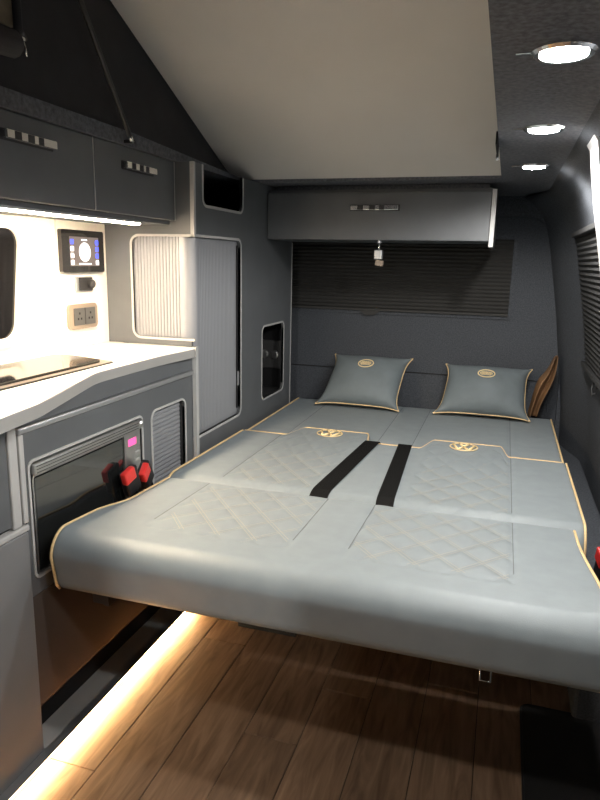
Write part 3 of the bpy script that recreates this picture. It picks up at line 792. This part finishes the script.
def overhead(label, y0, y1, end):
    t = thing('overhead_cupboard', label, 'cupboard', (-1.03, (y0 + y1) / 2, 1.165), 'overhead kitchen cupboards')
    boxes('carcass', 'laminate', t, [((XW + 0.001, y0, 1.163), (XU - 0.019, y1, 1.174)), ((XW + 0.001, y0, 1.174), (XU - 0.019, y0 + 0.012, 1.334)), ((XW + 0.001, y1 - 0.012, 1.174), (XU - 0.019, y1, 1.334)), ((XW + 0.001, y0 + 0.012, 1.174), (XW + 0.008, y1 - 0.012, 1.334))], 0.0)
    dr_ = box('door', 'laminate', t, (XU - 0.018, y0 + 0.0015, 1.174), (XU, y1 - 0.002, 1.333), 0.002)
    c = ((1.049 + 1.184) / 2 if y0 < 1 else 1.520)
    bow_handle(dr_, (XU + 0.0002, c, 1.289), (0, 1, 0), (1, 0, 0), 0.150)
    box('door_edging', 'edging', t, (XU - 0.018, y1 - 0.0018, 1.174), (XU + 0.0005, y1 - 0.0004, 1.333), 0.0)
overhead('dark grey overhead cupboard with chrome handle above the hob', 0.87, 1.3355, False)
overhead('dark grey overhead cupboard with chrome handle beside the tall cupboard', 1.336, 1.7155, True)
o = thing('worktop_light_strip', 'glowing light strip under the overhead cupboards', 'light strip', (-0.95, 1.2, 1.155))
box('profile', 'aluminium', o, (-0.956, 0.87, 1.1570), (-0.930, 1.562, 1.1628), 0.001)
box('diffuser', 'strip_work', o, (-0.953, 0.88, 1.1535), (-0.933, 1.555, 1.1571), 0.001)

# ------------------------------------------------------------------ tall cupboard
tall = thing('tall_cupboard', 'tall grey cupboard with wrap-around roller shutter and edged openings', 'cupboard', (-1.0, 2.17, 0))
ZT = 1.334
face = fillet([(YP, 0.02), (2.62, 0.02), (2.62, ZT), (2.078, ZT), (2.078, 1.224, 0.02), (1.782, 1.224, 0.02), (1.782, ZT, 0.012), (YP, ZT), (YP, 1.130), (2.062, 1.130, 0.022), (2.062, 0.540, 0.022), (1.735, 0.540), (1.735, 0.8155), (YP, 0.8155)], 6)
plate('face_panel', 'laminate', tall, face, [rrect(2.275, 0.546, 2.522, 0.822, 0.022)], 'X', XK - 0.010, XK)
side = fillet([(XW + 0.001, 0.8155), (XK - 0.0102, 0.8155), (XK - 0.0102, 0.838), (-1.060, 0.838, 0.022), (-1.060, 1.130, 0.022), (XK - 0.0102, 1.130), (XK - 0.0102, ZT), (XW + 0.001, ZT)], 6)
plate('front_panel', 'laminate', tall, side, [], 'Y', YP, YP + 0.008)
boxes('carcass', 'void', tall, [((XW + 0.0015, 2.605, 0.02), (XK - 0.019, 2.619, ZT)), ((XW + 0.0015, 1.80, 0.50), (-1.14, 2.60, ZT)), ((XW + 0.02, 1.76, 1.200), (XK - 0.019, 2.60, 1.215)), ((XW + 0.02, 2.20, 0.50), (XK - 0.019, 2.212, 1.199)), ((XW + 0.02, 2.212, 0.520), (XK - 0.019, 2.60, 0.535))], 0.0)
# light edging
def edge_ribbon(name, pts, wd, ax, c0, c1, parent):
    """raised edging following an open 2D path; wd to the left of travel"""
    P = [Vector(p) for p in pts]; O = []
    for i in range(len(P)):
        t = (P[min(i + 1, len(P) - 1)] - P[max(i - 1, 0)]).normalized(); O.append(P[i] + Vector((-t.y, t.x)) * wd)
    return plate(name, 'edging', parent, [tuple(p) for p in P] + [tuple(p) for p in reversed(O)], [], ax, c0, c1)
E1 = XK + 0.0012
edge_ribbon('corner_edging', [(YP - 0.0008, ZT), (YP - 0.0008, 1.130)], 0.012, 'X', XK - 0.0095, E1 + 0.001, tall)
edge_ribbon('corner_edging', [(YP - 0.0008, 0.8155), (YP - 0.0008, 0.10)], 0.016, 'X', XK - 0.0095, E1 + 0.001, tall)
sh = fillet([(YP, 1.130), (2.062, 1.130, 0.022), (2.062, 0.540, 0.022), (1.735, 0.540), (0, 0)], 6)[:-1]
edge_ribbon('shutter_edging', sh, 0.008, 'X', XK - 0.0095, E1, tall)
sl = fillet([(1.782, ZT), (1.782, 1.224, 0.02), (2.078, 1.224, 0.02), (2.078, ZT)], 6)
edge_ribbon('slot_edging', sl, -0.008, 'X', XK - 0.0095, E1, tall)
frame('niche_edging', 'edging', tall, 2.275, 0.546, 2.522, 0.822, 0.022, 0.007, 'X', XK - 0.0095, E1)
edge_ribbon('rear_edging', [(2.6195, 0.30), (2.6195, 1.14)], 0.008, 'X', XK - 0.0095, E1, tall)
sd = fillet([(XK - 0.001, 0.838), (-1.060, 0.838, 0.022), (-1.060, 1.130, 0.022), (XK - 0.001, 1.130)], 6)
edge_ribbon('shutter_edging', sd, 0.007, 'Y', YP - 0.0012, YP + 0.0075, tall)
edge_ribbon('corner_edging', [(XK + 0.0, 1.130), (XK + 0.0, ZT)], 0.008, 'Y', YP - 0.0012, YP + 0.001, tall)
# roller shutter bending round the corner
path = []
xs0, ys0, rr = -0.8725, 1.7285, 0.040
L1 = [(-1.09, ys0), (xs0 - rr, ys0)]
n1 = 17
for i in range(n1 * 6): path.append((-1.09 + (xs0 - rr + 1.09) * i / (n1 * 6), ys0, 0, -1))
for i in range(7 * 6):
    a = -math.pi / 2 + (math.pi / 2) * i / 42; path.append((xs0 - rr + rr * math.cos(a), ys0 + rr + rr * math.sin(a), math.cos(a), math.sin(a)))
n3 = 30
for i in range(n3 * 6 + 1): path.append((xs0, ys0 + rr + (2.085 - ys0 - rr) * i / (n3 * 6), 1, 0))
V, F = [], []
for i, (px, py, nx_, ny_) in enumerate(path):
    ph = (i % 6) / 6; off = 0.002 if n1 * 6 < i < n1 * 6 + 42 else -0.0022 if i % 6 == 0 else (0.0011 * math.sin(math.pi * ph))
    for z in (0.530, 1.140): V.append((px + nx_ * off, py + ny_ * off, z))
for i in range(len(path) - 1): F.append((2 * i, 2 * i + 2, 2 * i + 3, 2 * i + 1))
stuff(link('roller_shutter', mesh('roller_shutter', V, F), 'slat', tall))
box('shutter_pull', 'black', tall, (xs0 + 0.0016, 2.050, 0.560), (xs0 + 0.006, 2.059, 1.115), 0.001)
box('shutter_catch', 'aluminium', tall, (xs0 + 0.0062, 2.050, 0.640), (xs0 + 0.010, 2.060, 0.690), 0.001)
# sockets in the niche
nk = thing('niche_socket', 'dark power socket inside the tall cupboard niche', 'socket', (-0.94, 2.60, 0.66))
box('plate', 'socket_insert', nk, (-1.00, 2.594, 0.615), (-0.89, 2.6045, 0.735), 0.003)
for xx in (-0.968, -0.922): lathe('socket_ring', 'steel', nk, [(0.018, 0), (0.018, 0.008), (0.012, 0.010)], (xx, 2.5935, 0.675), (0, -1, 0), 20)

# ------------------------------------------------------------------ rear overhead cupboard and fittings
rc = thing('rear_cupboard', 'long dark grey overhead cupboard across the rear above the blind', 'cupboard', (-0.46, 2.45, 1.14))
YC = 2.31
boxes('carcass', 'laminate', rc, [((XK + 0.003, YC + 0.019, 1.146), (-0.068, 2.66, 1.156)), ((XK + 0.003, YC + 0.019, 1.156), (XK + 0.015, 2.66, 1.309)), ((XK + 0.003, YC + 0.019, 1.309), (-0.068, 2.66, 1.319))], 0.0)
drr = box('door', 'laminate', rc, (XK + 0.004, YC, 1.146), (-0.069, YC + 0.018, 1.307), 0.002)
bow_handle(drr, (-0.458, YC - 0.0002, 1.255), (1, 0, 0), (0, -1, 0), 0.175)
box('end_panel', 'laminate', rc, (-0.067, YC - 0.004, 1.128), (-0.054, 2.66, 1.312), 0.001)
box('end_edging', 'edging', rc, (-0.068, YC - 0.0065, 1.127), (-0.053, YC - 0.0041, 1.313), 0.0005)
# back board fixing it to the ceiling
boxes('hanger', 'carpet_ceiling', rc, [((XK + 0.02, YC + 0.05, 1.3192), (-0.08, 2.64, 1.3348))], 0.0)

# small swivel reading light hanging under it
rl = thing('reading_light', 'small chrome swivel reading light hanging under the rear cupboard', 'lamp', (-0.442, 2.36, 1.145))
cx, cy = -0.444, 2.345
lathe('mount', 'chrome', rl, [(0.012, 0.0), (0.012, -0.008), (0.006, -0.012)], (cx, cy, 1.1458), (0, 0, 1), 20)
tube('stem', 'chrome', rl, [(cx, cy, 1.136), (cx, cy, 1.112)], 0.003, 10)
hd = box('head', 'aluminium', rl, (cx - 0.015, cy - 0.014, 1.080), (cx + 0.013, cy + 0.014, 1.113), 0.003)
box('lens_block', 'socket_frame', hd, (cx - 0.010, cy - 0.012, 1.058), (cx + 0.017, cy + 0.012, 1.078), 0.002, Matrix.Translation((cx, cy, 1.068)) @ Matrix.Rotation(0.15, 4, 'Y') @ Matrix.Translation((-cx, -cy, -1.068)))

# pleated blind on the tailgate
def pleats_y(parent, x0, x1, z0, z1, y, n_):
    V, F = [], []
    for i in range(2 * n_ + 1):
        z = z0 + (z1 - z0) * i / (2 * n_); yy = y - (0.008 if i % 2 else 0.0)
        V += [(x0, yy, z), (x1, yy, z)]
    for i in range(2 * n_): F.append((2 * i, 2 * i + 1, 2 * i + 3, 2 * i + 2))
    return stuff(link('pleated_fabric', mesh('pleats', V, F), 'blind', parent))
rb = thing('tailgate_blind', 'black pleated blind closed over the tailgate window', 'blind', (-0.45, YR, 0.86))
pleats_y(rb, -1.00, 0.016, 0.872, 1.170, YR - 0.006, 19)
plate('blind_frame', 'carpet', rb, rrect(-1.03, 0.850, 0.036, 1.190, 0.01), [rrect(-1.00, 0.872, 0.016, 1.170, 0.004)], 'Y', YR - 0.007, YR)
box('bottom_rail', 'blind', rb, (-1.00, YR - 0.020, 0.864), (0.016, YR - 0.004, 0.8735), 0.002)
plate('pull_tab', 'blind', rb, [(-0.600, 0.8638), (-0.510, 0.8638), (-0.535, 0.846), (-0.575, 0.846)], [], 'Y', YR - 0.020, YR - 0.010)

# blind on the side wall (leans with the wall)
sb = thing('side_blind', 'black pleated blind over the window in the carpeted side wall', 'blind', (0.26, 2.1, 0.75))
def wall_x(z):
    for (x0, z0), (x1, z1) in zip(prof_r, prof_r[1:]):
        if z0 <= z <= z1: return x0 + (x1 - x0) * (z - z0) / (z1 - z0)
    return 0.2
V, F = [], []; n_ = 26
for i in range(2 * n_ + 1):
    t = i / (2 * n_); z = 0.745 + (1.165 - 0.745) * t; xx = wall_x(z) - 0.006 - (0.006 if i % 2 else 0)
    V += [(xx, 1.615, z), (xx, 2.44 + 0.02 * t, z)]
for i in range(2 * n_): F.append((2 * i, 2 * i + 1, 2 * i + 3, 2 * i + 2))
stuff(link('pleated_fabric', mesh('pleats', V, F), 'blind', sb))
for nm, z0, z1 in (('top_rail', 1.165, 1.180), ('bottom_rail', 0.730, 0.745)):
    zz = (z0 + z1) / 2
    box(nm, 'blind', sb, (wall_x(zz) - 0.022, 1.615, z0), (wall_x(zz) - 0.002, 2.45, z1), 0.002)
hk = thing('coat_hook', 'small black hook on the side wall under the side blind', 'hook', (0.27, 2.15, 0.70))
zz = 0.700; xw = wall_x(zz)
tube('hook_wire', 'black', hk, [(xw - 0.003, 2.17, 0.715), (xw - 0.016, 2.16, 0.716), (xw - 0.022, 2.15, 0.700), (xw - 0.018, 2.14, 0.680), (xw - 0.012, 2.135, 0.690)], 0.0028, 8)
box('plate', 'black', hk, (xw - 0.007, 2.155, 0.700), (xw - 0.0035, 2.185, 0.730), 0.001)

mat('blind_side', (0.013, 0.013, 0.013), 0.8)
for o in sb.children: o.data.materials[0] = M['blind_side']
# black mat on the floor
mt_ = thing('floor_mat', 'black carpet mat on the wood floor beside the bed', 'mat', (0.22, 1.1, 0.0))
plate('pile', 'mat_black', mt_, rrect(0.122, 0.45, 0.318, 1.515, 0.02), [], 'Z', 0.0005, 0.010)
frame('binding', 'black', mt_, 0.122, 0.45, 0.318, 1.515, 0.02, 0.005, 'Z', 0.0005, 0.008)

# ------------------------------------------------------------------ unseen front seats added behind the camera to shade the bed front and floor
def blocker_seat(label, cx):
    t = thing('blocker_seat', label, 'seat', (cx, -0.65, 0))
    lathe('pedestal', 'black', t, [(0.17, 0.0), (0.17, 0.03), (0.13, 0.05), (0.13, 0.27)], (cx, -0.66, 0))
    box('seat_pad', 'vinyl', t, (cx - 0.25, -0.92, 0.275), (cx + 0.25, -0.44, 0.42), 0.05)
    bm = bmesh.new(); add_box(bm, (cx - 0.235, -0.055, 0.0), (cx + 0.235, 0.055, 0.56), 0.05, 4, Matrix.Translation((0, -0.435, 0.40)) @ Matrix.Rotation(-0.12, 4, 'X'))
    bb = bmobj('backrest', bm, 'vinyl', t, True)
    box('headrest', 'vinyl', t, (cx - 0.13, -0.425, 0.99), (cx + 0.13, -0.325, 1.13), 0.04)
    for k in (-0.06, 0.06): tube('headrest_post', 'chrome', t, [(cx + k, -0.375, 0.90), (cx + k, -0.375, 1.0)], 0.006, 8)
blocker_seat('unseen grey vinyl seat added to shade the bed front, kitchen side of the cab', -0.70)
blocker_seat('unseen grey vinyl seat added to shade the bed front, carpeted wall side of the cab', -0.01)

# strap hanging at the edge of the roof opening
rs = thing('roof_strap', 'short black strap hanging at the edge of the roof opening', 'strap', (AX1, 1.62, 1.345))
box('webbing', 'webbing', rs, (AX1 - 0.0045, 1.50, 1.318), (AX1 - 0.0005, 1.66, 1.344), 0.001)
box('clip', 'chrome', rs, (AX1 - 0.006, 1.662, 1.312), (AX1 - 0.0005, 1.685, 1.324), 0.001)
